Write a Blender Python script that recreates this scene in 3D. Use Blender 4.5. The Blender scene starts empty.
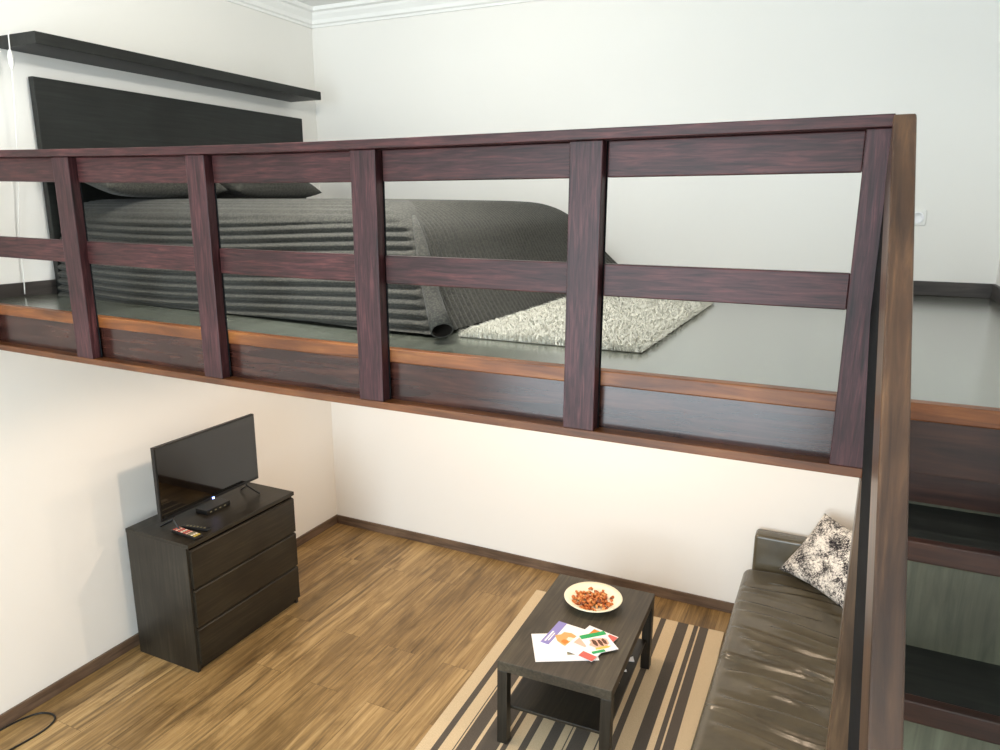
import bpy, bmesh, math, random
from mathutils import Vector, Matrix
random.seed(7)
C = bpy.context.scene
COL = C.collection

# ------------------------------------------------------------------ camera
def make_camera():
    f, yaw, pit, rol = 725.89, math.radians(25.3641), math.radians(13.1834), math.radians(0.2148)
    fwd = Vector((-math.sin(yaw)*math.cos(pit), math.cos(yaw)*math.cos(pit), -math.sin(pit)))
    rt = Vector((math.cos(yaw), math.sin(yaw), 0)); up = rt.cross(fwd)
    r2 = math.cos(rol)*rt + math.sin(rol)*up; u2 = -math.sin(rol)*rt + math.cos(rol)*up
    cd = bpy.data.cameras.new('camera'); cd.sensor_width = 36; cd.lens = 36*f/1000; cd.clip_start = .02
    co = bpy.data.objects.new('camera', cd); COL.objects.link(co)
    m = Matrix((r2, u2, -fwd)).transposed().to_4x4(); m.translation = Vector((3.5515, -4.397, 2.526))
    co.matrix_world = m; C.camera = co
make_camera()

# ------------------------------------------------------------------ world, lights, exposure
C.view_settings.view_transform = 'Standard'; C.view_settings.look = 'None'
C.view_settings.gamma = 1; C.view_settings.use_curve_mapping = False
C.view_settings.exposure = 0.06
W = bpy.data.worlds.new('world'); C.world = W; W.use_nodes = True
W.node_tree.nodes['Background'].inputs[0].default_value = (.75, .87, 1, 1)
W.node_tree.nodes['Background'].inputs[1].default_value = 1.0

def lamp(name, typ, loc, target, energy, col, **k):
    d = bpy.data.lights.new(name, typ); d.energy = energy; d.color = col
    for a, v in k.items(): setattr(d, a, v)
    o = bpy.data.objects.new(name, d); COL.objects.link(o); o.location = loc
    o.rotation_euler = (Vector(target)-Vector(loc)).to_track_quat('-Z', 'Y').to_euler()
    return o
# daylight through the tall window behind the photographer
lamp('daylight', 'AREA', (2.05, -6.93, 2.0), (2.05, 0, 2.0), 235, (.80, .93, 1), shape='RECTANGLE', size=2.9, size_y=3.2)
# unseen lamp added high over the sleeping loft
lamp('added_loft_lamp', 'AREA', (1.88, -2.3, 3.52), (1.88, -2.3, 0), 43, (.97, .965, .92), shape='DISK', size=.5)
lamp('added_uplight', 'AREA', (1.88, -2.3, 3.57), (1.3, -1.5, 4.8), 34, (1, .96, .84), shape='DISK', size=.42)  # uplight added to brighten the ceiling and its corner
# warm downlights under the loft
for i, (lx, ly, e) in enumerate([(1.22, -1.95, 23), (2.4, -1.0, 38), (3.45, -1.7, 22), (1.15, -.95, 13)]):
    lamp('downlight', 'SPOT', (lx, ly, 1.84), (lx, ly, 0), e, (1, .765, .56), spot_size=math.radians(165), spot_blend=.35, shadow_soft_size=.025)

# ------------------------------------------------------------------ materials
def hexc(h):
    h = h.lstrip('#'); o = []
    for i in (0, 2, 4):
        c = int(h[i:i+2], 16)/255
        o.append(c/12.92 if c <= .04045 else ((c+.055)/1.055)**2.4)
    return (*o, 1)
def base_mat(name, col='#888888', rough=.5, spec=.5, metal=0):
    m = bpy.data.materials.new(name); m.use_nodes = True
    b = m.node_tree.nodes['Principled BSDF']
    b.inputs['Base Color'].default_value = hexc(col); b.inputs['Roughness'].default_value = rough
    b.inputs['Specular IOR Level'].default_value = spec; b.inputs['Metallic'].default_value = metal
    return m, m.node_tree.nodes, m.node_tree.links, b
def ramp(n, stops):
    r = n.new('ShaderNodeValToRGB'); e = r.color_ramp.elements
    while len(e) < len(stops): e.new(.5)
    for x, (p, c) in zip(e, stops): x.position = p; x.color = hexc(c) if isinstance(c, str) else c
    return r
def coords(n, l, scale, kind='Object', rot=(0, 0, 0)):
    t = n.new('ShaderNodeTexCoord'); mp = n.new('ShaderNodeMapping')
    mp.inputs['Scale'].default_value = scale; mp.inputs['Rotation'].default_value = rot
    l.new(t.outputs[kind], mp.inputs[0]); return mp
def noise(n, l, vec, scale, detail=6, rough=.6, dist=0):
    t = n.new('ShaderNodeTexNoise'); t.inputs['Scale'].default_value = scale; t.inputs['Detail'].default_value = detail
    t.inputs['Roughness'].default_value = rough; t.inputs['Distortion'].default_value = dist
    l.new(vec.outputs[0], t.inputs['Vector']); return t
def bump(n, l, b, src, strength, dist=.002):
    bp = n.new('ShaderNodeBump'); bp.inputs['Strength'].default_value = strength; bp.inputs['Distance'].default_value = dist
    l.new(src, bp.inputs['Height']); l.new(bp.outputs[0], b.inputs['Normal']); return bp
def wood(name, c_dark, c_mid, c_light, axis, rough=.35, spec=.5, scale=9, grain=.2, stretch=12, slope=0):
    m, n, l, b = base_mat(name, rough=rough, spec=spec)
    s = [stretch, stretch, stretch]; s['xyz'.index(axis)] = 1
    mp = coords(n, l, s)
    if slope:
        vr = n.new('ShaderNodeVectorRotate'); vr.rotation_type = 'X_AXIS'; vr.inputs['Angle'].default_value = -slope
        src = mp.inputs[0].links[0].from_socket; l.new(src, vr.inputs['Vector']); l.new(vr.outputs[0], mp.inputs[0])
    oi = n.new('ShaderNodeObjectInfo'); add = n.new('ShaderNodeVectorMath'); add.operation = 'MULTIPLY_ADD'
    cmb = n.new('ShaderNodeCombineXYZ')
    for i in range(3): l.new(oi.outputs['Random'], cmb.inputs[i])
    add.inputs[1].default_value = (37, 53, 71); l.new(cmb.outputs[0], add.inputs[0]); l.new(mp.outputs[0], add.inputs[2])
    t = noise(n, l, add, scale*.35, 7, .62, .6); r = ramp(n, [(.28, c_dark), (.52, c_mid), (.78, c_light)])
    l.new(t.outputs[0], r.inputs[0])
    mp2 = coords(n, l, (1, 1, 1)); t2 = noise(n, l, mp2, 3.2, 3, .5, .3)
    mx = n.new('ShaderNodeMix'); mx.data_type = 'RGBA'; mx.blend_type = 'MULTIPLY'
    r2 = ramp(n, [(.35, '#b8b0ac'), (.65, '#ffffff')]); l.new(t2.outputs[0], r2.inputs[0])
    mx.inputs[0].default_value = .8; l.new(r.outputs[0], mx.inputs[6]); l.new(r2.outputs[0], mx.inputs[7])
    l.new(mx.outputs[2], b.inputs['Base Color']); bump(n, l, b, t.outputs[0], grain, .0015)
    return m
def paint(name, col, rough=.75):
    m, n, l, b = base_mat(name, col, rough, .25)
    mp = coords(n, l, (1, 1, 1)); t = noise(n, l, mp, 90, 4); bump(n, l, b, t.outputs[0], .06, .001)
    return m
def plain(name, col, rough=.5, spec=.5, metal=0, sc=60, st=.05):
    m, n, l, b = base_mat(name, col, rough, spec, metal)
    mp = coords(n, l, (1, 1, 1)); t = noise(n, l, mp, sc, 4); bump(n, l, b, t.outputs[0], st, .001)
    return m
def planks(name, cols, rough, spec, w=1.25, h=.19, dark='#2a1c10', bmp=.15, stops=(.25, .5, .8), patch=.75):
    m, n, l, b = base_mat(name, rough=rough, spec=spec)
    tc = n.new('ShaderNodeTexCoord'); sp = n.new('ShaderNodeSeparateXYZ'); cb = n.new('ShaderNodeCombineXYZ')
    l.new(tc.outputs['Object'], sp.inputs[0]); l.new(sp.outputs[1], cb.inputs[0]); l.new(sp.outputs[0], cb.inputs[1])
    br = n.new('ShaderNodeTexBrick'); br.inputs['Scale'].default_value = 1
    br.inputs['Brick Width'].default_value = w; br.inputs['Row Height'].default_value = h
    br.inputs['Mortar Size'].default_value = .0008; br.inputs['Mortar Smooth'].default_value = .2
    br.offset = .37; br.inputs['Color1'].default_value = (0, 0, 0, 1); br.inputs['Color2'].default_value = (1, 1, 1, 1)
    br.inputs['Mortar'].default_value = (.5, .5, .5, 1); l.new(cb.outputs[0], br.inputs['Vector'])
    # grain runs along the plank; every plank gets its own piece of it
    ad = n.new('ShaderNodeVectorMath'); ad.operation = 'MULTIPLY_ADD'; ad.inputs[1].default_value = (13, 29, 7)
    sc = n.new('ShaderNodeVectorMath'); sc.operation = 'MULTIPLY'; sc.inputs[1].default_value = (.5, 14, 1)
    l.new(cb.outputs[0], sc.inputs[0]); l.new(br.outputs['Color'], ad.inputs[0]); l.new(sc.outputs[0], ad.inputs[2])
    t = noise(n, l, ad, 2.2, 9, .68, 1.1)
    r = ramp(n, list(zip(stops, cols))); l.new(t.outputs[0], r.inputs[0])
    tn = n.new('ShaderNodeMix'); tn.data_type = 'RGBA'; tn.blend_type = 'MULTIPLY'; tn.inputs[0].default_value = 1
    rb = ramp(n, [(0, '#d6d2ca'), (1, '#ffffff')]); l.new(br.outputs['Color'], rb.inputs[0])
    l.new(r.outputs[0], tn.inputs[6]); l.new(rb.outputs[0], tn.inputs[7])
    # weathered patches, longer than wide
    s2 = n.new('ShaderNodeVectorMath'); s2.operation = 'MULTIPLY_ADD'; s2.inputs[1].default_value = (1.4, 5, 1)
    l.new(cb.outputs[0], s2.inputs[0]); l.new(br.outputs['Color'], s2.inputs[2])
    t3 = noise(n, l, s2, 1.6, 5, .6, .8); r3 = ramp(n, [(.36, '#b3aca2'), (.56, '#ffffff')]); l.new(t3.outputs[0], r3.inputs[0])
    tw = n.new('ShaderNodeMix'); tw.data_type = 'RGBA'; tw.blend_type = 'MULTIPLY'; tw.inputs[0].default_value = patch
    l.new(tn.outputs[2], tw.inputs[6]); l.new(r3.outputs[0], tw.inputs[7]); tn = tw
    mo = n.new('ShaderNodeMix'); mo.data_type = 'RGBA'; mo.inputs[7].default_value = hexc(dark)
    l.new(br.outputs['Fac'], mo.inputs[0]); l.new(tn.outputs[2], mo.inputs[6]); l.new(mo.outputs[2], b.inputs['Base Color'])
    bump(n, l, b, t.outputs[0], bmp, .001)
    return m

M = {}
M['wall'] = paint('wall paint', '#ece9e4')
M['ceil'] = paint('ceiling paint', '#f2f1ee')
M['oak'] = planks('brown oak laminate', ['#67533a', '#a88859', '#d2b27e'], .42, .4, dark='#4a3720', stops=(.29, .5, .74))
M['grey'] = planks('grey laminate', ['#4e524a', '#686d63', '#7e8378'], .2, 1.0, h=.19, dark='#30322d', bmp=.004, patch=.25)
M['grey'].node_tree.nodes['Principled BSDF'].inputs['Coat Weight'].default_value = .8
M['grey'].node_tree.nodes['Principled BSDF'].inputs['Coat Roughness'].default_value = .22
M['skirt'] = wood('skirting wood', '#55463a', '#745f4e', '#87725e', 'x', .5, .3)
M['skirt_y'] = wood('skirting wood lengthwise', '#55463a', '#745f4e', '#87725e', 'y', .5, .3)
M['skirt_grey'] = wood('grey skirting', '#35312f', '#4a4542', '#5a5450', 'x', .45, .4)
M['skirt_grey_y'] = wood('grey skirting lengthwise', '#35312f', '#4a4542', '#5a5450', 'y', .45, .4)
M['rail_x'] = wood('stained wood along', '#1d0d0c', '#452526', '#6c3c3a', 'x', .42, .3, scale=22, stretch=14)
M['rail_z'] = wood('stained wood upright', '#1d0f10', '#442629', '#683e3f', 'z', .42, .3, scale=22, stretch=14)
M['fascia'] = wood('stained fascia board', '#1f100d', '#3c211b', '#5c382b', 'x', .2, .5, grain=.05)
M['nosing'] = wood('orange brown nosing wood', '#4e2a15', '#7f4a25', '#a36c38', 'x', .38, .4)
M['trimwood'] = wood('brown trim wood', '#48280f', '#6f4121', '#8a5a30', 'x', .4, .4)
M['handrail'] = wood('handrail wood', '#2a1c15', '#503828', '#79583b', 'y', .34, .5, slope=math.atan(1.1))
M['newel'] = wood('newel wood', '#3a2c22', '#5f4a38', '#7d644a', 'z', .34, .5)
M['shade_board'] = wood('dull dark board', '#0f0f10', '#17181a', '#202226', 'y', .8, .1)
M['stairwood'] = wood('dark stair wood', '#1b0f0a', '#36201a', '#4d2f22', 'x', .35, .4)
M['tread'] = wood('dark grey tread laminate', '#141513', '#20221f', '#30332e', 'x', .5, .3)
M['riser'] = wood('grey green riser laminate', '#44463a', '#58594a', '#686a58', 'z', .45, .4)
M['black_y'] = wood('black brown veneer lengthwise', '#1a1711', '#29241b', '#3d3629', 'y', .42, .45, stretch=22, grain=.1)
M['black_z'] = wood('black brown veneer upright', '#1e1b16', '#2f2b24', '#453f34', 'z', .42, .45, stretch=22, grain=.1)
M['black_x'] = wood('black brown veneer across', '#1e1b16', '#2f2b24', '#453f34', 'x', .42, .45, stretch=22, grain=.1)
M['tabletop'] = wood('lit black brown table veneer', '#2c271e', '#443d30', '#5c5443', 'y', .5, .6, stretch=22, grain=.1)  # same veneer as the legs, lightened to carry the downlights' glow on top
M['bedblack'] = wood('black bed veneer', '#161716', '#202220', '#2b2e2b', 'y', .5, .35, stretch=22, grain=.1)
M['gap'] = plain('dark recess', '#0a0908', .7, .2)
M['screen'] = plain('screen glass', '#050505', .035, .8, st=0)
M['bezel'] = plain('black plastic', '#0c0c0d', .35, .5)
M['white_plastic'] = plain('white plastic', '#eceae6', .4, .4)
M['glaze'] = plain('cream glaze', '#f1ead2', .25, .5, st=.01)
M['paper'] = plain('white paper', '#f4f3f5', .6, .3)
def quilt_mat():
    m, n, l, b = base_mat('charcoal knitted quilt', '#3a3833', .85, .2)
    mp = coords(n, l, (1, 1, 1)); v = n.new('ShaderNodeTexVoronoi'); v.inputs['Scale'].default_value = 120
    l.new(mp.outputs[0], v.inputs['Vector']); r = ramp(n, [(0, '#4b4942'), (.7, '#33322e')]); l.new(v.outputs[0], r.inputs[0])
    l.new(r.outputs[0], b.inputs['Base Color']); bump(n, l, b, v.outputs[0], .35, .003)
    b.inputs['Sheen Weight'].default_value = .1
    return m
M['quilt'] = quilt_mat()
M['fold_shade'] = plain('dark lining', '#171411', .95, .1)  # shade inside the hollow fold, put in as a near-black colour
M['quilt_hem'] = plain('quilt binding', '#4b4740', .8, .2, sc=300, st=.3)
def leather_mat():
    m, n, l, b = base_mat('dark grey leather', '#3b372e', .27, .65)
    mp = coords(n, l, (1, 1, 1)); v = n.new('ShaderNodeTexVoronoi'); v.inputs['Scale'].default_value = 260
    l.new(mp.outputs[0], v.inputs['Vector']); bump(n, l, b, v.outputs[0], .18, .001)
    t = noise(n, l, mp, 5, 5); r = ramp(n, [(.3, '#443f33'), (.7, '#575040')]); l.new(t.outputs[0], r.inputs[0]); l.new(r.outputs[0], b.inputs['Base Color'])
    return m
M['leather'] = leather_mat()
def cushion_mat():
    m, n, l, b = base_mat('black and cream print', '#e8e0d2', .85, .15)
    mp = coords(n, l, (1, 1, 1), 'UV')
    t1 = noise(n, l, mp, 5.0, 2, .5, .4)
    mpa = coords(n, l, (18, 85, 1), 'UV'); t2 = noise(n, l, mpa, 1.3, 3, .7)
    mpb = coords(n, l, (85, 20, 1), 'UV'); t3 = noise(n, l, mpb, 1.1, 3, .7)
    def mth(op, x, y):
        q = n.new('ShaderNodeMath'); q.operation = op
        for k, v in enumerate((x, y)):
            if isinstance(v, (int, float)): q.inputs[k].default_value = v
            else: l.new(v, q.inputs[k])
        return q.outputs[0]
    # woven streaks both ways, denser in some patches than in others
    val = mth('ADD', mth('MULTIPLY', t1.outputs[0], .55), mth('ADD', mth('MULTIPLY', t2.outputs[0], .75), mth('MULTIPLY', t3.outputs[0], .75)))
    r = ramp(n, [(.0, '#1b1a1e'), (.482, '#232126'), (.505, '#8d8782'), (.53, '#e9e3da'), (1, '#f5f2ec')])
    l.new(mth('MULTIPLY', val, .5), r.inputs[0]); l.new(r.outputs[0], b.inputs['Base Color'])
    t4 = noise(n, l, coords(n, l, (300, 300, 1), 'UV'), 1, 2); bump(n, l, b, t4.outputs[0], .3, .001)
    return m
M['cushion'] = cushion_mat()
def woven(name, col, col2):
    m, n, l, b = base_mat(name, col, .95, .1)
    mp = coords(n, l, (1, 1, 1)); t = noise(n, l, mp, 260, 3); r = ramp(n, [(.3, col2), (.6, col)]); l.new(t.outputs[0], r.inputs[0])
    l.new(r.outputs[0], b.inputs['Base Color']); bump(n, l, b, t.outputs[0], .4, .002); return m
M['rug_beige'] = woven('beige rug yarn', '#dcc6a4', '#c6b08f')
M['rug_dark'] = woven('charcoal rug yarn', '#655d55', '#544d46')
M['shag'] = plain('cream shag yarn', '#cfccc0', .95, .1)
M['shag_base'] = plain('shag backing', '#8f8b7e', .95, .1)
for i, (c) in enumerate(['#c4733a', '#a85528', '#dfa263', '#6e3a20']):
    M['nut%d' % i] = plain('dried piece %d' % i, c, .5, .4, sc=120, st=.4)
for k, c in dict(violet='#8e88c8', tan='#d8a868', green='#1fa35a', orange='#e2822e', red='#cf6258', pink='#e9b9a6', brown='#5e3a26', cream='#efe3cf', olive='#8b8468', yellow='#e0c25a', blue='#2a55c8').items():
    M['ink_'+k] = plain('ink '+k, c, .45, .4, st=.02)
mm, n_, l_, b_ = base_mat('standby light', '#4060ff'); b_.inputs['Emission Color'].default_value = (.25, .35, 1, 1); b_.inputs['Emission Strength'].default_value = 12
M['led'] = mm

# ------------------------------------------------------------------ helpers
class MB:
    def __init__(s): s.bm = bmesh.new()
    def box(s, x0, x1, y0, y1, z0, z1, bev=0.0, seg=2, nx=1, mat=0, M4=None):
        bm = s.bm; tmp = bmesh.new()
        r = bmesh.ops.create_cube(tmp, size=1)
        for v in tmp.verts:
            v.co = Vector(((v.co.x+.5)*(x1-x0)+x0, (v.co.y+.5)*(y1-y0)+y0, (v.co.z+.5)*(z1-z0)+z0))
        if nx > 1:
            for i in range(1, nx):
                x = x0+(x1-x0)*i/nx
                bmesh.ops.bisect_plane(tmp, geom=tmp.verts[:]+tmp.edges[:]+tmp.faces[:], plane_co=(x, 0, 0), plane_no=(1, 0, 0))
        if bev:
            ed = [e for e in tmp.edges if len(e.link_faces) == 2 and e.calc_face_angle(0) > .5]
            bmesh.ops.bevel(tmp, geom=ed, offset=bev, segments=seg, profile=.5, affect='EDGES')
        for f in tmp.faces: f.material_index = mat
        if M4 is not None: bmesh.ops.transform(tmp, matrix=M4, verts=tmp.verts)
        s._merge(tmp); return s
    def _merge(s, tmp):
        me = bpy.data.meshes.new('t'); tmp.to_mesh(me); tmp.free(); s.bm.from_mesh(me); bpy.data.meshes.remove(me)
    def prism(s, pts, a0, a1, axis='x', bev=0.0, mat=0):
        """profile pts in the plane across axis, pulled from a0 to a1"""
        tmp = bmesh.new()
        def mk(p, a): return {'x': (a, p[0], p[1]), 'y': (p[0], a, p[1]), 'z': (p[0], p[1], a)}[axis]
        v0 = [tmp.verts.new(mk(p, a0)) for p in pts]; v1 = [tmp.verts.new(mk(p, a1)) for p in pts]
        k = len(pts)
        tmp.faces.new(v0); tmp.faces.new(v1[::-1])
        for i in range(k): tmp.faces.new((v0[i], v1[i], v1[(i+1) % k], v0[(i+1) % k]))
        bmesh.ops.recalc_face_normals(tmp, faces=tmp.faces)
        if bev: bmesh.ops.bevel(tmp, geom=tmp.edges[:], offset=bev, segments=2, profile=.5, affect='EDGES')
        for f in tmp.faces: f.material_index = mat
        s._merge(tmp); return s
    def tube(s, pts, r, seg=8, mat=0):
        tmp = bmesh.new(); pts = [Vector(p) for p in pts]; rings = []
        for i, p in enumerate(pts):
            d = (pts[min(i+1, len(pts)-1)]-pts[max(i-1, 0)]).normalized()
            a = d.cross(Vector((0, 0, 1)) if abs(d.z) < .9 else Vector((1, 0, 0))).normalized(); b = d.cross(a)
            rr = r[i] if isinstance(r, (list, tuple)) else r
            rings.append([tmp.verts.new(p+rr*(math.cos(2*math.pi*k/seg)*a+math.sin(2*math.pi*k/seg)*b)) for k in range(seg)])
        for i in range(len(rings)-1):
            for k in range(seg): tmp.faces.new((rings[i][k], rings[i][(k+1) % seg], rings[i+1][(k+1) % seg], rings[i+1][k]))
        tmp.faces.new(rings[0][::-1]); tmp.faces.new(rings[-1])
        bmesh.ops.recalc_face_normals(tmp, faces=tmp.faces)
        for f in tmp.faces: f.material_index = mat; f.smooth = True
        s._merge(tmp); return s
    def lathe(s, prof, seg=48, mat=0):
        tmp = bmesh.new(); rings = []
        for r, z in prof: rings.append([tmp.verts.new((r*math.cos(2*math.pi*k/seg), r*math.sin(2*math.pi*k/seg), z)) for k in range(seg)])
        for i in range(len(rings)-1):
            for k in range(seg): tmp.faces.new((rings[i][k], rings[i][(k+1) % seg], rings[i+1][(k+1) % seg], rings[i+1][k]))
        tmp.faces.new(rings[0][::-1]); tmp.faces.new(rings[-1])
        bmesh.ops.recalc_face_normals(tmp, faces=tmp.faces)
        for f in tmp.faces: f.material_index = mat; f.smooth = True
        s._merge(tmp); return s
    def warp(s, fn):
        for v in s.bm.verts: v.co = Vector(fn(*v.co))
        return s
    def build(s, name, mats, parent=None, smooth=False, label=None):
        me = bpy.data.meshes.new(name); s.bm.to_mesh(me); s.bm.free()
        for m in (mats if isinstance(mats, (list, tuple)) else [mats]): me.materials.append(m)
        o = bpy.data.objects.new(name, me); COL.objects.link(o)
        if smooth:
            for p in me.polygons: p.use_smooth = True
        if parent is not None:
            o.parent = parent; o.matrix_parent_inverse = Matrix.Translation(-Vector(parent.location)) if parent.parent is None and parent.type == 'EMPTY' else Matrix()
        if label: o['label'] = label
        return o
def tag(o, label, cat, group=None, kind=None):
    o['label'] = label; o['category'] = cat
    if group: o['group'] = group
    if kind: o['kind'] = kind
    return o
def thing(name, loc, label, cat, group=None):
    o = bpy.data.objects.new(name, None); o.empty_display_size = .1; COL.objects.link(o); o.location = loc
    return tag(o, label, cat, group)
def struct(o): o['kind'] = 'structure'; return o
def dz(x, y=-2.5):
    """the old gallery edge has settled a little towards its middle"""
    return .022*max(0, (1.9-x)/1.9)**1.3*max(0, min(1, -y/2.47))
def sag(x, y, z):
    if z > 2.55: z -= .009*math.sin(math.pi*max(0, min(1, (x+.5)/4.15)))
    return (x, y, z+dz(x, y))

# ------------------------------------------------------------------ room shell
XW, YN, ZC, H = 4.238, -6.95, 3.835, 2.073
struct(MB().box(-.12, XW+.12, 0, .12, -.02, ZC).build('wall_back', M['wall']))
struct(MB().box(-.12, 0, YN-.1, 0, -.02, ZC).build('wall_left', M['wall']))
struct(MB().box(XW, XW+.12, YN-.1, 0, -.02, ZC).build('wall_right', M['wall']))
wn = MB()                                                   # wall behind the photographer, with the window hole
wn.box(0, .55, YN-.1, YN, 0, ZC).box(3.55, XW, YN-.1, YN, 0, ZC).box(.55, 3.55, YN-.1, YN, 0, .38).box(.55, 3.55, YN-.1, YN, 3.62, ZC)
struct(wn.build('wall_near', M['wall']))
struct(MB().box(-.12, XW+.12, YN-.1, .12, -.12, 0).build('floor', M['oak']))
struct(MB().box(-.12, XW+.12, YN-.1, .12, ZC, ZC+.1).build('ceiling', M['ceil']))
wf = MB()
for a, b in ((.55, .61), (2.02, 2.08), (3.49, 3.55)): wf.box(a, b, YN-.08, YN-.02, .38, 3.62, .004)
for a, b in ((.38, .44), (3.56, 3.62)): wf.box(.61, 2.02, YN-.08, YN-.02, a, b, .004).box(2.08, 3.49, YN-.08, YN-.02, a, b, .004)
struct(wf.build('window_1', M['white_plastic']))

# loft platform: white underside, grey laminate on top
struct(MB().box(0, XW, -2.444, 0, 1.885, H-.03, nx=24).warp(sag).build('loft_ceiling', M['ceil']))
struct(MB().box(0, XW, -2.44, 0, H-.03, H, nx=24).warp(sag).build('loft_floor', M['grey']))
# skirting
def skirt(name, x0, x1, y0, y1, z, h, mat):
    return struct(MB().box(x0, x1, y0, y1, z, z+h, .003).build(name, mat))
skirt('baseboard_left', 0, .015, YN, 0, 0, .07, M['skirt_y'])
skirt('baseboard_back', .015, XW, -.015, 0, 0, .07, M['skirt'])
skirt('baseboard_right', XW-.015, XW, YN, -.015, 0, .07, M['skirt_y'])
skirt('baseboard_loft_left', 0, .015, -2.43, 0, H+.0, .085, M['skirt_grey_y'])
skirt('baseboard_loft_back', .015, XW, -.015, 0, H, .074, M['skirt_grey'])
skirt('baseboard_loft_right', XW-.015, XW, -2.43, -.015, H, .074, M['skirt_grey_y'])
# plaster cornice
cp = [(0, 3.721), (.012, 3.721), (.016, 3.735), (.03, 3.742), (.035, 3.765), (.055, 3.79), (.062, 3.806), (.085, 3.812), (.09, ZC), (0, ZC)]
struct(MB().prism([(-a, b) for a, b in cp], 0, XW, 'x').build('trim_1', M['ceil']))
struct(MB().prism(cp, YN, 0, 'y').build('trim_2', M['ceil']))
struct(MB().prism([(XW-a, b) for a, b in cp], YN, 0, 'y').build('trim_3', M['ceil']))

# gallery edge: nosing, fascia board, bottom trim
struct(MB().box(0, 3.655, -2.478, -2.44, 2.03, 2.0735, .004, nx=30).warp(sag).build('trim_4', M['nosing']))
struct(MB().box(3.655, XW, -2.478, -2.44, 2.03, 2.0735, .004).build('trim_5', M['nosing']))
struct(MB().box(0, 3.655, -2.47, -2.445, 1.905, 2.03, nx=30).warp(sag).build('trim_6', M['fascia']))
struct(MB().box(0, 3.636, -2.518, -2.445, 1.881, 1.906, .003, nx=30).warp(sag).build('trim_7', M['trimwood']))

# ------------------------------------------------------------------ railing of the loft
rail = thing('loft_railing', (1.83, -2.5, H), 'dark red-brown wooden railing of posts and planks along the loft edge', 'railing')
MB().box(0, 3.613, -2.538, -2.43, 2.695, 2.722, .002, nx=24).warp(sag).build('top_rail', M['rail_x'], rail)
px = [(.065, .155), (.757, .851), (1.463, 1.55), (2.154, 2.246), (2.861, 2.952), (3.56, 3.65)]
for a, b in px:
    MB().box(a, b, -2.52, -2.482, 1.9065, 2.6945, .0025).warp(sag).build('post', M['rail_z'], rail)
    MB().box(a+.004, b+(.004 if b < 3.6 else 0), -2.4815, -2.479, 1.9065, 2.6945, .0004).warp(sag).build('shade_strip', M['shade_board'], rail, label='thin dark strip standing in for the shade beside a post')  # dark strip added as painted shade where the planks meet the post
bays = [(0, .064)]+[(px[i][1]+.005, px[i+1][0]-.0001) for i in range(5)]
for i, (a, b) in enumerate(bays):
    MB().box(a, b, -2.49, -2.466, 2.602, 2.6945, .003, nx=4).warp(sag).build('upper_plank', M['rail_x'], rail)
    MB().box(a, b, -2.49, -2.466, 2.285, 2.372, .003, nx=4).warp(sag).build('middle_plank', M['rail_x'], rail)

# ------------------------------------------------------------------ staircase and its sloping rail
HS = [(1.813, -2.69), (1.553, -2.888)]
while HS[-1][0] > .3: HS.append((HS[-1][0]-.255, HS[-1][1]-.20))
st = thing('staircase', (3.95, -2.48, 0), 'steep closed-riser staircase with grey-green risers and brown nosings', 'staircase')
SX0, SX1 = 3.712, XW-.015
MB().box(3.668, SX1, -2.47, -2.445, 1.8985, 2.03, .001).build('riser', M['stairwood'], st, label='dark brown upper riser board under the loft edge')
MB().box(SX0, SX1, -2.468, -2.445, 1.825, 1.8985, .001).build('riser', M['stairwood'], st, label='lower dark brown riser board')
prevy = -2.46
for i, (z, y) in enumerate(HS):
    MB().box(SX0, SX1, y+.028, prevy+.012, z-.04, z, .002).build('tread', M['tread'], st)
    MB().box(SX0, SX1, y, y+.028, z-.046, z+.001, .003).build('nosing', M['stairwood'], st)
    nz = HS[i+1][0] if i+1 < len(HS) else 0
    MB().box(SX0, SX1, y+.022, y+.036, nz, z-.046).build('riser', M['riser'], st)
    prevy = y+.036
MB().box(SX0, SX1, -2.452, -2.44, 1.80, 1.83).build('riser', M['riser'], st)
SL = 1.1; DX = .043
def along(x, y, z): return (x-DX*(y+2.54), y, z)
def sloped(x0, x1, ya, yb, off_top, off_bot, bev):
    f = lambda y: 2.722+SL*(y+2.54)
    mb = MB().prism([(ya, f(ya)-off_top), (yb, f(yb)-off_top), (yb, f(yb)-off_bot), (ya, f(ya)-off_bot)], x0, x1, 'x', bev)
    return mb.warp(along)
fl = lambda off: (0-2.722+off)/SL-2.54
sr = thing('stair_railing', (3.63, -2.53, 0), 'brown sloping stair railing running down from the corner of the loft railing', 'railing')
sloped(3.608, 3.653, -2.541, -3.95, 0, .153, .004).build('handrail', M['handrail'], sr)
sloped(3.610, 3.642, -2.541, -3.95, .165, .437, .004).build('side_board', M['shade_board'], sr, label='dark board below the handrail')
MB().box(3.655, 3.715, -3.99, -3.93, 0, 1.16, .004).build('newel_post', M['newel'], sr)
sp = tag(MB().box(3.632, 3.70, -2.53, -2.45, .0, 1.8805, .004).build('support_post', M['newel']), 'upright brown post carrying the loft corner beside the sofa', 'post')

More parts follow.
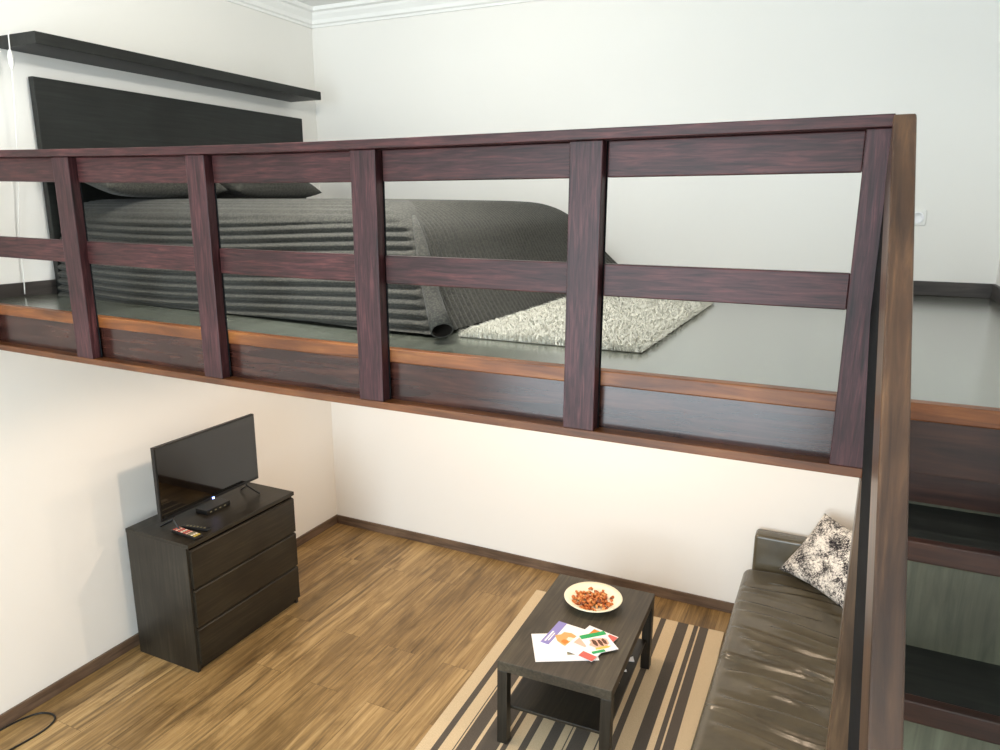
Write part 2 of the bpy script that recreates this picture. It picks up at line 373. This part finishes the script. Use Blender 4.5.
# ------------------------------------------------------------------ wall shelf, cord, socket
tag(MB().box(0, .26, -2.188, -.262, 3.205, 3.256, .002).build('wall_shelf', M['bedblack']), 'long black floating shelf on the left wall above the headboard', 'shelf')
cord = MB()
pts = [(.10, -2.13, 3.262), (.10, -2.19, 3.264), (.10, -2.2005, 3.25), (.10, -2.202, 3.2), (.098, -2.203, 3.145), (.085, -2.203, 3.0), (.06, -2.205, 2.8), (.035, -2.21, 2.6), (.022, -2.225, 2.45), (.02, -2.232, 2.38), (.024, -2.238, 2.2), (.03, -2.25, 2.105)]
sm = []
for i in range(len(pts)-1):
    for k in range(4): sm.append(Vector(pts[i]).lerp(Vector(pts[i+1]), k/4))
sm.append(Vector(pts[-1]))
co = cord.tube(sm, .0028, 6).build('lamp_cord', M['white_plastic'])
tag(co, 'thin white cord hanging over the near end of the black shelf', 'cord')
MB().tube([(.099, -2.203, 3.19), (.099, -2.203, 3.18), (.098, -2.203, 3.16), (.098, -2.203, 3.135), (.097, -2.203, 3.12), (.096, -2.203, 3.108)], [.004, .009, .012, .012, .009, .004], 10).build('inline_switch', M['white_plastic'], co)
so = tag(MB().box(3.812, 3.892, -.01, 0, 2.43, 2.51, .004).build('wall_socket', M['white_plastic']), 'small white wall socket on the back wall right of the handrail', 'socket')
t_ = MB(); t_.lathe([(.03, 0), (.03, .002), (.024, .002), (.022, -.004), (.0005, -.004)], 24)
t_.warp(lambda x, y, z: (3.852+x, -.0105-z, 2.47+y)).build('socket_face', M['paper'], so)

# ------------------------------------------------------------------ bed
bed = thing('bed', (1.0, -1.15, H), 'low double bed with tall plain black headboard against the left wall', 'bed')
MB().box(.018, .052, -2.085, -.217, H, 3.10, .003).build('headboard', M['bedblack'], bed)
MB().box(.055, 2.02, -1.99, -.30, H+.09, H+.26, .008).build('bed_frame', M['black_x'], bed)
MB().box(.06, 2.0, -1.96, -.33, H+.261, H+.41, .04, 3).build('mattress', M['shag'], bed)
for lx, ly in ((.1, -1.95), (.1, -.36), (1.95, -1.95), (1.95, -.36)):
    MB().box(lx-.03, lx+.03, ly-.03, ly+.03, H+.0105 if lx < .5 else H, H+.09, .003).build('leg', M['black_z'], bed)

def lerp(tab, w):
    for (a, *va), (b, *vb) in zip(tab, tab[1:]):
        if w <= b:
            t = (w-a)/(b-a); t = t*t*(3-2*t) if False else t
            return [p+(q-p)*t for p, q in zip(va, vb)]
    return tab[-1][1:]
def smooth_tab(tab, k=3):
    """Catmull-Rom resample so the draped section has no corners"""
    out = []
    n = len(tab)
    for i in range(n-1):
        p0, p1, p2, p3 = tab[max(i-1, 0)], tab[i], tab[i+1], tab[min(i+2, n-1)]
        for j in range(k):
            t = j/k
            out.append(tuple(.5*((2*b)+(-a+c)*t+(2*a-5*b+4*c-d)*t*t+(-a+3*b-3*c+d)*t**3) for a, b, c, d in zip(p0, p1, p2, p3)))
    out.append(tab[-1]); return out
# level w: (w, inset of the side, inset of the foot, height)
TAB = smooth_tab([(0, .60, .70, 2.552), (.12, .36, .40, 2.551), (.22, .20, .20, 2.544), (.30, .11, .11, 2.524), (.37, .04, .04, 2.486), (.45, .0, -.02, 2.430),
                  (.6, -.03, -.07, 2.33), (.8, -.06, -.14, 2.20), (1.0, -.075, -.22, 2.085)], 5)
def quilt():
    XF, Y0, Y1 = 2.08, -2.06, -.24
    nm = 150
    bm = bmesh.new(); rows = []
    def outline(w):
        si, fi, z = lerp(TAB, w)
        drop = max(0, (w-.45)/.55)
        def fy(x): return Y0+si-.11*drop*max(0, x-.2)/2.0
        r = .07+.10*max(0, .45-w)
        pts = []
        xf = XF-fi; x0 = .085
        cyl = Y0+si-.11*drop*(xf-.2)/2.0; yb = Y1-si*1.0
        for i in range(61): 
            x = x0+(xf-r-x0)*i/60; pts.append((x, fy(x), 's', x))
        for i in range(1, 12):
            a = -math.pi/2+math.pi/2*i/12
            cx, cy = xf-r, cyl+r
            pts.append((cx+r*math.cos(a), cy+r*math.sin(a), 'c', i/12))
        n = 300
        for i in range(n+1):
            y = cyl+r+(yb-r-cyl-r)*i/n; pts.append((xf, y, 'f', y))
        for i in range(1, 8):
            a = math.pi/2*i/8
            pts.append((xf-r+r*math.cos(a), yb-r+r*math.sin(a), 'c', 1))
        for i in range(21):
            x = xf-r-(xf-r-x0)*i/20; pts.append((x, yb, 'b', x))
        return pts, z
    PITCH = .0335
    ph = lambda t: 1-abs(math.sin(math.pi*t/PITCH))**.9      # 1 at the stitch, 0 on the pillow of the channel
    for j in range(nm+1):
        w = j/nm; pts, z = outline(w); row = []
        for (x, y, k, s) in pts:
            zz = z; dx = dy = 0
            side = max(0, min(1, (w-.38)/.08))
            if k in 'sb':
                # horizontal stitched channels, following the hang of the side
                d = ph(y if side <= 0 else 0)*0
                g = ph(z+.02*math.sin(x*2.1))*.026*side
                dy = g if k == 's' else -g
                if side < 1: zz -= ph(y)*.005*(1-side)
                if k == 's': dy += .012*side*math.sin(x*5.2+1.3)*(w-.3)
            elif k == 'f':
                ya = (s+1.15)/(1+.14*max(0, w-.45))
                g = ph(ya)*.012
                dx = -g*side; zz -= g*.6*(1-side)
                dx += .015*math.sin(s*7.0)*max(0, w-.55)+.30*max(0, w-.40)*max(0, min(1, (s+1.3)/1.05))**2
            elif x < 2.6 and y < -1.5 and s < .55:
                dy = ph(z+.02*math.sin(x*2.1))*.026*side*(1-s/.55)
            row.append(bm.verts.new((x+dx, y+dy, zz)))
        rows.append(row)
    for a, b in zip(rows, rows[1:]):
        for i in range(len(a)-1): bm.faces.new((a[i], b[i], b[i+1], a[i+1]))
    # close the top between the innermost outline's two long sides
    top = rows[0]; n = 61
    f = bm.faces.new(top)
    bmesh.ops.triangulate(bm, faces=[f])
    bmesh.ops.recalc_face_normals(bm, faces=bm.faces)
    mb = MB(); mb.bm.free(); mb.bm = bm
    return mb
qo = quilt().build('bedspread', M['quilt'], smooth=True)
tag(qo, 'dark grey stitched bedspread draped over the bed down to the loft floor', 'bedspread')
# rolled corner fold at the foot, with its open hem
fold = bmesh.new(); rings = []
fp = [Vector((2.09, -2.05, 2.485)), Vector((2.13, -2.09, 2.43)), Vector((2.165, -2.125, 2.38)), Vector((2.205, -2.165, 2.31)), Vector((2.245, -2.205, 2.235)), Vector((2.30, -2.26, 2.165)), Vector((2.352, -2.315, 2.116))]
fr = [.008, .016, .022, .026, .029, .034, .040]
for q, (p, r) in enumerate(zip(fp, fr)):
    d = (fp[min(q+1, len(fp)-1)]-fp[max(q-1, 0)]).normalized(); e1 = d.cross(Vector((0, 0, 1))).normalized(); e2 = d.cross(e1)
    p = p+Vector((-.016, .016, 0))*(1-q/8)
    rings.append([fold.verts.new(p+r*(math.cos(a)*e1+math.sin(a)*e2*.85)) for a in [2*math.pi*k/20 for k in range(20)]])
for a, b in zip(rings, rings[1:]):
    for k in range(20): fold.faces.new((a[k], a[(k+1) % 20], b[(k+1) % 20], b[k]))
fold.faces.new(rings[0])
bmesh.ops.recalc_face_normals(fold, faces=fold.faces)
mb = MB(); mb.bm.free(); mb.bm = fold
fo = mb.build('corner_fold', [M['quilt'], M['fold_shade']], qo, smooth=True, label='rolled brownish hem fold at the foot corner')
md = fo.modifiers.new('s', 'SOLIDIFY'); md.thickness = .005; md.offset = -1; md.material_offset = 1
# pillows
def inflate(bm, su, sv, th, nu=40, nv=30, pinch=.06, rib=0, pitch=.03):
    g = []
    for side in (1, -1):
        rows = []
        for j in range(nv+1):
            row = []
            for i in range(nu+1):
                u, v = 2*i/nu-1, 2*j/nv-1
                x = su/2*u*(1-pinch*(1-v*v)*0-pinch*(v*v)*0); y = sv/2*v
                x = su/2*u*(1-pinch*(1-v*v)); y = sv/2*v*(1-pinch*(1-u*u))
                h = th/2*max(0, (1-u**4))**.55*max(0, (1-v**4))**.55
                if rib: h -= rib*(1-abs(math.sin(math.pi*x/pitch))**.6)*min(1, h/.02)
                row.append(bm.verts.new((x, y, side*h)))
            rows.append(row)
        g.append(rows)
        for a, b in zip(rows, rows[1:]):
            for i in range(nu):
                q = (a[i], a[i+1], b[i+1], b[i]); bm.faces.new(q if side > 0 else q[::-1])
    bmesh.ops.remove_doubles(bm, verts=bm.verts, dist=1e-5)
def pillow_mesh(name, loc, rot, su, sv, th, mat, rib, label):
    bm = bmesh.new(); inflate(bm, su, sv, th, 90, 30, .05, rib)
    mb = MB(); mb.bm.free(); mb.bm = bm
    o = mb.build(name, mat, smooth=True); o.location = loc; o.rotation_euler = rot
    return tag(o, label, 'pillow', 'pillows at the head of the bed')
pillow_mesh('pillow', (.33, -1.775, 2.66), (0, math.radians(-24), math.radians(90)), .71, .44, .15, M['quilt'], .003, 'dark grey ribbed pillow on the bed nearer the railing')
pillow_mesh('pillow', (.33, -1.0, 2.66), (0, math.radians(-24), math.radians(90)), .71, .44, .15, M['quilt'], .003, 'dark grey ribbed pillow on the bed nearer the back wall')
for o in [o for o in bpy.data.objects if o.name.startswith('pillow')]:
    o.rotation_euler = (Matrix.Rotation(math.radians(17), 3, 'Y') @ Matrix.Rotation(math.radians(90), 3, 'Z')).to_euler()

# ------------------------------------------------------------------ shaggy rug on the loft
def shag_rug():
    x0, x1, y0, y1 = 2.335, 3.005, -2.20, -.86
    ro = MB().box(x0+.012, x1-.012, y0+.012, y1-.012, H+.001, H+.006, .002).build('shag_rug', M['shag_base'])
    tag(ro, 'small cream shaggy rug on the loft floor at the foot of the bed', 'rug')
    rnd = random.Random(3); vs = []; fs = []
    for _ in range(26000):
        x = rnd.uniform(x0+.008, x1-.008); y = rnd.uniform(y0+.008, y1-.008)
        h = rnd.uniform(.014, .030)*(.55 if abs(y+1.02) < .02 else 1); a = rnd.uniform(0, 6.28); L = rnd.uniform(.004, .02)
        tx, ty = x+L*math.cos(a), y+L*math.sin(a)
        ex = max(0, .03-(x-x0))-max(0, .03-(x1-x)); ey = max(0, .03-(y-y0))-max(0, .03-(y1-y)); tx -= ex*.8; ty -= ey*.8; h *= 1-.5*min(1, (abs(ex)+abs(ey))/.03)
        wd = rnd.uniform(.0014, .0030)
        b = a+1.57; wx, wy = wd*math.cos(b), wd*math.sin(b); z = H+.004
        k = len(vs)
        mx_, my_ = x+.35*L*math.cos(a), y+.35*L*math.sin(a)
        vs += [(x-wx, y-wy, z), (x+wx, y+wy, z), (x-wd*math.cos(a), y-wd*math.sin(a), z),
               (mx_-wx, my_-wy, z+h*.7), (mx_+wx, my_+wy, z+h*.7), (mx_-wd*math.cos(a), my_-wd*math.sin(a), z+h*.72), (tx, ty, z+h)]
        fs += [(k, k+1, k+4, k+3), (k+1, k+2, k+5, k+4), (k+2, k, k+3, k+5), (k+3, k+4, k+6), (k+4, k+5, k+6), (k+5, k+3, k+6)]
    me = bpy.data.meshes.new('pile'); me.from_pydata(vs, [], fs); me.materials.append(M['shag'])
    po = bpy.data.objects.new('pile', me); COL.objects.link(po); po.parent = ro; po['kind'] = 'stuff'
shag_rug()

# ------------------------------------------------------------------ chest of drawers
cx0, cx1, cy0, cy1, ch = .078, .558, -1.918, -1.097, .771
ches = thing('chest_of_drawers', (.318, -1.518, 0), 'black-brown chest of three drawers against the left wall', 'chest of drawers')
MB().box(cx0, cx1-.02, cy0, cy0+.02, .0, ch-.024, .0015).build('side_panel', M['black_z'], ches)
MB().box(cx0, cx1-.02, cy1-.02, cy1, .0, ch-.024, .0015).build('side_panel', M['black_z'], ches)
MB().box(cx0, cx1, cy0-.002, cy1+.002, ch-.024, ch, .002).build('top', M['black_y'], ches)
MB().box(cx0+.01, cx1-.045, cy0+.02, cy1-.02, .02, ch-.024).build('carcass', M['gap'], ches)
zs = [(.045, .261), (.273, .493), (.505, .729)]
for a, b in zs:
    f = MB().prism([(cx1-.02, a), (cx1-.002, a), (cx1-.002, b-.007), (cx1-.012, b), (cx1-.02, b)], cy0+.016, cy1-.002, 'y')
    d = f.build('drawer', M['black_y'], ches)
    MB().box(cx1-.044, cx1-.0205, cy0+.03, cy1-.03, a+.01, b-.03).build('drawer_box', M['gap'], d)
MB().box(cx1-.05, cx1-.035, cy0+.02, cy1-.02, 0, .045).build('plinth', M['black_y'], ches)

# television
tv = thing('television', (.345, -1.53, ch), 'black flat-screen television standing on the chest of drawers', 'television')
ty0, ty1, tz0, tz1 = -1.892, -1.162, .846, 1.268
bz = MB().box(.315, .340, ty0, ty1, tz0, tz1, .003).build('casing', M['bezel'], tv)
MB().box(.275, .315, ty0+.12, ty1-.12, tz0+.03, tz0+.27, .01).build('rear_housing', M['bezel'], tv)
MB().box(.3395, .3415, ty0+.009, ty1-.009, tz0+.018, tz1-.008, .0005).build('screen', M['screen'], tv)
MB().box(.341, .3445, -1.538, -1.524, tz0+.003, tz0+.012, .001).build('standby_light', M['led'], tv, label='small glowing blue-white standby light')
for s, y in ((-1, ty0+.10), (1, ty1-.10)):
    MB().tube([(.325, y, tz0+.005), (.325, y+.012*s, tz0-.02), (.405, y+.035*s, ch+.007)], .006, 8).tube([(.325, y, tz0+.005), (.325, y+.012*s, tz0-.02), (.25, y+.035*s, ch+.007)], .006, 8).build('foot', M['bezel'], tv)
bx = tag(MB().box(.265, .355, -1.60, -1.42, ch, ch+.028, .003).build('set_top_box', M['bezel']), 'small black box on the chest under the television', 'set-top box')
for k in range(4): MB().box(.3545, .3565, -1.575+k*.035, -1.562+k*.035, ch+.010, ch+.016).build('button', M['ink_olive'], bx)
R3 = Matrix.Translation((.455, -1.83, ch)) @ Matrix.Rotation(math.radians(-4), 4, 'Z')
rc = thing('remote_control', (.455, -1.83, ch), 'dark remote control with red and pale buttons near the chest corner', 'remote control')
MB().box(-.10, .10, -.026, .026, 0, .018, .006, M4=R3).build('body', M['bezel'], rc)
k = 0
for i in range(9):
    for j in range(3):
        c = ['ink_red', 'ink_pink', 'ink_red', 'ink_cream', 'ink_red', 'ink_pink', 'ink_olive', 'ink_cream', 'ink_yellow'][i]
        x = -.085+i*.0205; y = -.0145+j*.0145
        MB().box(x-.0065, x+.0065, y-.005, y+.005, .0175, .0205, .001, M4=R3).build('button', M[c], rc)
R4 = Matrix.Translation((.44, -1.755, ch)) @ Matrix.Rotation(math.radians(10), 4, 'Z')
rc2 = thing('remote_control', (.44, -1.755, ch), 'slimmer all-black remote control beside the red-buttoned one', 'remote control')
MB().box(-.085, .085, -.019, .019, 0, .015, .005, M4=R4).build('body', M['bezel'], rc2)
for i in range(6): MB().box(-.06+i*.022, -.05+i*.022, -.006, .006, .0145, .0165, .001, M4=R4).build('button', M['ink_olive'], rc2)

# loose black cable on the floor
cpts = [(.022, -2.95, .005), (.02, -2.80, .005), (.022, -2.68, .005), (.036, -2.586, .005), (.075, -2.51, .005), (.14, -2.486, .005), (.19, -2.505, .005), (.213, -2.555, .005), (.216, -2.62, .005), (.207, -2.70, .005), (.19, -2.80, .005), (.18, -2.95, .005)]
cs = smooth_tab(cpts, 6)
tag(MB().tube(cs, .005, 8).build('power_cable', M['bezel']), 'loop of black cable lying on the oak floor by the left wall', 'cable')

# ------------------------------------------------------------------ striped rug
RA = .026
RM = Matrix.Translation((1.885, -.29, 0)) @ Matrix.Rotation(RA, 4, 'Z')
def striped_rug():
    Wd, Ln = 1.216, 2.0
    dark = [(.069, .102), (.163, .169), (.177, .244), (.262, .356), (.37, .395), (.448, .483), (.545, .60), (.637, .643), (.655, .73), (.775, .782), (.834, .868), (.942, 1.005), (1.038, 1.064), (1.073, 1.125)]
    cuts = sorted({0, Wd} | {c for d in dark for c in d})
    mb = MB()
    mb.box(0, Wd, -Ln, 0, .0005, .007)
    for c in cuts[1:-1]:
        bmesh.ops.bisect_plane(mb.bm, geom=mb.bm.verts[:]+mb.bm.edges[:]+mb.bm.faces[:], plane_co=(c, 0, 0), plane_no=(1, 0, 0))
    for f in mb.bm.faces:
        x = f.calc_center_median().x
        f.material_index = 1 if any(a < x < b for a, b in dark) else 0
    bmesh.ops.transform(mb.bm, matrix=RM, verts=mb.bm.verts)
    tag(mb.build('striped_rug', [M['rug_beige'], M['rug_dark']]), 'flat-woven beige rug with dark stripes under the coffee table', 'rug')
striped_rug()

# ------------------------------------------------------------------ coffee table
TM = Matrix.Translation((2.518, -1.228, .0075)) @ Matrix.Rotation(.032, 4, 'Z')
tb = thing('coffee_table', (2.518, -1.228, .0075), 'low black-brown coffee table with lower shelf on the striped rug', 'coffee table')
TH = .4425
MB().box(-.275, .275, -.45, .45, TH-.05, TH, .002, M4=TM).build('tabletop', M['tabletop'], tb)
for sx in (-1, 1):
    for sy in (-1, 1):
        MB().box(sx*.25-.025, sx*.25+.025, sy*.425-.025, sy*.425+.025, 0, TH-.05, .002, M4=TM).build('leg', M['black_z'], tb)
MB().box(-.25, .25, -.40, .40, .165, .181, .002, M4=TM).build('shelf', M['black_y'], tb)

# things on the table
TT = .0075+TH
pl = thing('plate', (2.505, -1.018, TT), 'round cream plate with raised rim on the coffee table', 'plate')
pm = MB().lathe([(.055, 0), (.075, 0), (.085, .006), (.123, .026), (.152, .040), (.155, .043), (.153, .046), (.125, .033), (.088, .013), (.05, .009), (.001, .008)], 64)
po = pm.build('dish', M['glaze'], pl); po.matrix_parent_inverse = Matrix()
var = []
for s in range(5):
    bm = bmesh.new(); bmesh.ops.create_icosphere(bm, subdivisions=2, radius=1)
    rr = random.Random(s)
    for v in bm.verts:
        x, y, z = v.co; q = 1+.18*math.sin(5*x+s)+.15*math.sin(6*y+2*s)
        v.co = Vector((x*.014*q, y*.0075*q, z*.006*q + .004*math.cos(x*2.2)))
    me = bpy.data.meshes.new('dried_piece'); bm.to_mesh(me); bm.free(); me.materials.append(M['nut%d' % (s % 4)])
    for p in me.polygons: p.use_smooth = True
    var.append(me)
rn = random.Random(11)
for i in range(150):
    lvl = 0 if i < 88 else (1 if i < 130 else 2)
    R = (.110, .085, .048)[lvl]
    a = rn.uniform(0, 6.283); r = R*math.sqrt(rn.uniform(0, 1))
    o = bpy.data.objects.new('dried_piece', var[rn.choice([0, 0, 0, 1, 2, 2, 3, 4, 4])]); COL.objects.link(o)
    o.location = (2.505+r*math.cos(a), -1.018+r*math.sin(a), TT+.016+lvl*.0105+max(0, r-.085)*.4)
    o.rotation_euler = (rn.uniform(-.5, .5), rn.uniform(-.5, .5), rn.uniform(0, 6.28)); s = rn.uniform(.75, 1.15); o.scale = (s, s, s)
    tag(o, 'orange-brown dried piece heaped on the cream plate', 'snack', 'dried pieces on the plate')

def quad_frame(c, u, v):
    """4x4 from a corner and two edge vectors on the table top"""
    u = Vector((*u, 0)); v = Vector((*v, 0)); 
    m = Matrix.Identity(4); m.col[0][:3] = u; m.col[1][:3] = v; m.col[2][:3] = (0, 0, 1); m.col[3][:3] = (*c, 0); return m
def booklet(name, corner, ang, w, h, z, t, label, patches, cat):
    R = Matrix.Translation((corner[0], corner[1], z)) @ Matrix.Rotation(ang, 4, 'Z')
    o = thing(name, (corner[0], corner[1], z), label, cat, 'printed matter on the coffee table')
    MB().box(0, w, -h, 0, 0, t, .0006, 1, M4=R).build('pages', M['paper'], o)
    for nm, pts, m, k in patches:
        bm = MB(); bm.prism([(x*w, -y*h) for x, y in pts], t-.0002, t+.0003+.00015*k, 'z')
        bmesh.ops.transform(bm.bm, matrix=R, verts=bm.bm.verts); bm.build(nm, M[m], o)
    return o
rect = lambda a, b, c, d: [(a, c), (b, c), (b, d), (a, d)]
def blob(cx, cy, rx, ry, s=0, k=14): return [(cx+rx*math.cos(6.2832*i/k)*(1+.15*math.sin(3*i+s)), cy+ry*math.sin(6.2832*i/k)*(1+.15*math.cos(2*i+s))) for i in range(k)]
# white sheet: near-left corner pair (2.318,-1.421),(2.418,-1.625)
booklet('leaflet', (2.318, -1.421), math.atan2(.128, .241), .30, .225, TT, .003, 'plain white leaflet lowest in the paper pile on the table', [('photo', rect(.52, .80, .55, .80), 'ink_olive', 0), ('photo_detail', rect(.56, .68, .60, .76), 'ink_brown', 1)], 'leaflet')
booklet('magazine', (2.404, -1.262), math.radians(-5), .285, .21, TT+.0032, .004, 'magazine with violet edge and tan food photo, over the white leaflet', [('violet_band', rect(.0, .16, .0, 1.0), 'ink_violet', 0), ('photo', blob(.40, .58, .24, .26), 'ink_tan', 1), ('photo_detail', blob(.45, .55, .10, .09, 2), 'ink_cream', 2), ('photo_detail', blob(.36, .70, .06, .08, 1), 'ink_orange', 3), ('title_line', rect(.04, .07, .45, .9), 'paper', 1), ('title_line', rect(.09, .11, .5, .85), 'paper', 1)], 'magazine')
booklet('brochure', (2.559, -1.235), math.radians(-13), .165, .25, TT+.0074, .003, 'white and orange brochure with red corners beneath the green leaflet', [('orange_photo', rect(.22, .62, .06, .30), 'ink_orange', 0), ('red_block', rect(.72, 1, .03, .28), 'ink_red', 0), ('red_block', rect(.55, 1, .82, 1), 'ink_red', 0), ('text_block', rect(.1, .5, .4, .7), 'ink_pink', 0)], 'brochure')
booklet('booklet', (2.543, -1.352), math.radians(44), .135, .157, TT+.0106, .004, 'small green-bordered booklet topmost on the paper pile', [('green_border', rect(.0, 1, .0, .2), 'ink_green', 0), ('green_border', rect(.0, .5, .88, 1), 'ink_green', 0), ('photo', blob(.5, .55, .36, .28), 'ink_pink', 0), ('photo_detail', blob(.36, .5, .08, .18), 'ink_brown', 1), ('photo_detail', blob(.55, .55, .07, .18, 1), 'ink_brown', 1), ('photo_detail', blob(.72, .52, .07, .16, 2), 'ink_brown', 1), ('photo_detail', blob(.5, .8, .3, .06, 2), 'ink_yellow', 1)], 'booklet')
# white scraps peeping out on the lower shelf
SZ = .0075+.181
for k, (x, y, s) in enumerate([(2.725, -1.035, .05), (2.728, -1.140, .018), (2.722, -1.245, .016)]):
    o = MB().prism([(x-s*.7, y-s*.5), (x+s*.5, y-s*.2), (x+s*.15, y+s*.6)], SZ, SZ+.006, 'z', .001).build('paper_scrap', M['paper'])
    tag(o, ['largest white paper scrap at the edge of the table shelf', 'middle tiny white scrap on the table shelf', 'nearest tiny white scrap on the table shelf'][k], 'paper', 'white scraps on the table shelf')

# ------------------------------------------------------------------ sofa
sf = thing('sofa', (3.6, -1.1, 0), 'dark grey leather sofa along the stairs, seat creased', 'sofa')
def soft_seat():
    x0, x1, y0, y1, z0, z1 = 3.175, 3.90, -2.10, -.155, .13, .42
    bm = bmesh.new(); nu, nv = 90, 260; rows = []
    rd = .045
    rnd = random.Random(5)
    creases = []
    y = -.36
    while y > -2.08:
        creases.append((y, rnd.uniform(.012, .024), rnd.uniform(-.16, -.04), rnd.uniform(0, 6), rnd.uniform(.015, .026), rnd.uniform(.0, .35), rnd.uniform(.55, 1.0)))
        y -= rnd.uniform(.075, .115)
    prof = []                                               # section across: front face, rolled edge, top, back
    for i in range(12): prof.append((x0+.004*math.sin(math.pi*i/12), z0+(z1-rd-z0)*i/12))
    for i in range(9): a = math.pi-math.pi/2*i/8; prof.append((x0+rd+rd*math.cos(a), z1-rd+rd*math.sin(a)))
    for i in range(1, 61): prof.append((x0+rd+(x1-x0-rd)*i/60, z1))
    for j in range(nv+1):
        yy = y1+(y0-y1)*j/nv; row = []
        e = min(1, min(j, nv-j)/6)
        for (x, z) in prof:
            top = max(0, min(1, (z-(z1-rd))/rd)); u = (x-x0)/(x1-x0)
            d = .012*math.sin(math.pi*min(1, u))*top
            for (cy, amp, sl, phs, wd, ua, ub) in creases:
                c = cy+sl*(u-.4)*.8+.012*math.sin(u*7+phs)
                k = (yy-c)/wd
                if abs(k) < 3:
                    g = math.exp(-k*k); env = max(0, min(1, (u-ua+.08)/.15))*max(0, min(1, (ub+.1-u)/.2))
                    d += amp*(g-.75*math.exp(-(k-1.3)**2))*top*env*min(1, .35+(-yy-.3)*.9)
            if abs(u-.57) < .012: d -= .004*top*(1-abs(u-.57)/.012)
            zz = z0+(z-z0)*(1-.12*(1-e)**2)+d
            row.append(bm.verts.new((x+.03*(1-e)**2*(1 if u < .1 else 0), yy, zz)))
        rows.append(row)
    for a, b in zip(rows, rows[1:]):
        for i in range(len(a)-1): bm.faces.new((a[i], a[i+1], b[i+1], b[i]))
    for rw in (rows[0], rows[-1]):
        c1 = bm.verts.new((x1, rw[0].co.y, z0)); bm.faces.new(rw+[c1])
    bmesh.ops.recalc_face_normals(bm, faces=bm.faces)
    mb = MB(); mb.bm.free(); mb.bm = bm
    return mb
soft_seat().build('seat', M['leather'], sf, smooth=True)
MB().box(3.215, 3.88, -2.08, -.17, .06, .135, .01).build('base', M['bezel'], sf)
for lx in (3.26, 3.84):
    for ly in (-2.02, -.24): MB().box(lx-.025, lx+.025, ly-.025, ly+.025, .0 if lx > 3.3 else .0, .062, .004).build('leg', M['bezel'], sf)
ar = MB().box(3.215, 4.06, -.142, -.03, .1, .625, .022, 4)
ar.build('armrest', M['leather'], sf, smooth=True)
MB().box(3.215, 4.06, -2.225, -2.112, .1, .625, .022, 4).build('armrest', M['leather'], sf, smooth=True)
bk = MB().box(3.90, 4.05, -2.105, -.15, .1, .78, .04, 4)
bk.warp(lambda x, y, z: (x+.10*max(0, z-.42)/.36, y, z)).build('backrest', M['leather'], sf, smooth=True)

# scatter cushion in the sofa corner
def cushion():
    A, B, T = Vector((3.367, -.20, .462)), Vector((3.725, -.545, .468)), Vector((3.577, -.105, .815))
    e1, e2 = B-A, T-A; n = e1.cross(e2).normalized()
    if n.y > 0: n = -n
    bm = bmesh.new(); uvl = bm.loops.layers.uv.new('UVMap'); N = 44; gr = []
    uvs = {}
    for side in (1, -1):
        rows = []
        for j in range(N+1):
            row = []
            for i in range(N+1):
                u, v = i/N, j/N; a, b = 2*u-1, 2*v-1
                uu = .5+.5*a*(1-.10*(1-b*b)); vv = .5+.5*b*(1-.10*(1-a*a))
                h = .062*max(0, 1-a**4)**.6*max(0, 1-b**4)**.6*(1 if side > 0 else .8)+.004*math.sin(9*u+4*v)*max(0, 1-a*a)*max(0, 1-b*b)
                vert = bm.verts.new(A+e1*uu+e2*vv+n*h*side); uvs[vert] = (u, v); row.append(vert)
            rows.append(row)
        for p, q in zip(rows, rows[1:]):
            for i in range(N):
                f = (p[i], p[i+1], q[i+1], q[i]); f = bm.faces.new(f if side > 0 else f[::-1]); f.smooth = True
                for lp in f.loops: lp[uvl].uv = uvs[lp.vert]
    bmesh.ops.remove_doubles(bm, verts=bm.verts, dist=1e-5); bmesh.ops.recalc_face_normals(bm, faces=bm.faces)
    mb = MB(); mb.bm.free(); mb.bm = bm
    o = mb.build('cushion', M['cushion'])
    tag(o, 'black and cream patterned cushion leaning in the far corner of the sofa', 'cushion')
cushion()

# ------------------------------------------------------------------ fittings of the downlights and of the added loft lamp (all above or behind the picture)
def fitting(name, prof_list, loc):
    mb = MB()
    for prof in prof_list: mb.lathe(prof, 40)
    o = struct(mb.build(name, M['white_plastic'], smooth=False)); o.location = loc
fitting('added_ceiling_light', [[(.27, 3.525), (.27, 3.545), (.02, 3.56), (.012, 3.56), (.012, 3.82), (.06, 3.82), (.06, 3.834)]], (1.88, -2.3, 0))  # fitting made up to carry the added lamp and uplight
for lx, ly in ((1.22, -1.95), (2.4, -1.0), (3.45, -1.7), (1.15, -.95)):
    fitting('recessed_light', [[(.055, 1.8845), (.055, 1.879), (.042, 1.876), (.040, 1.8845)]], (lx, ly, 0))
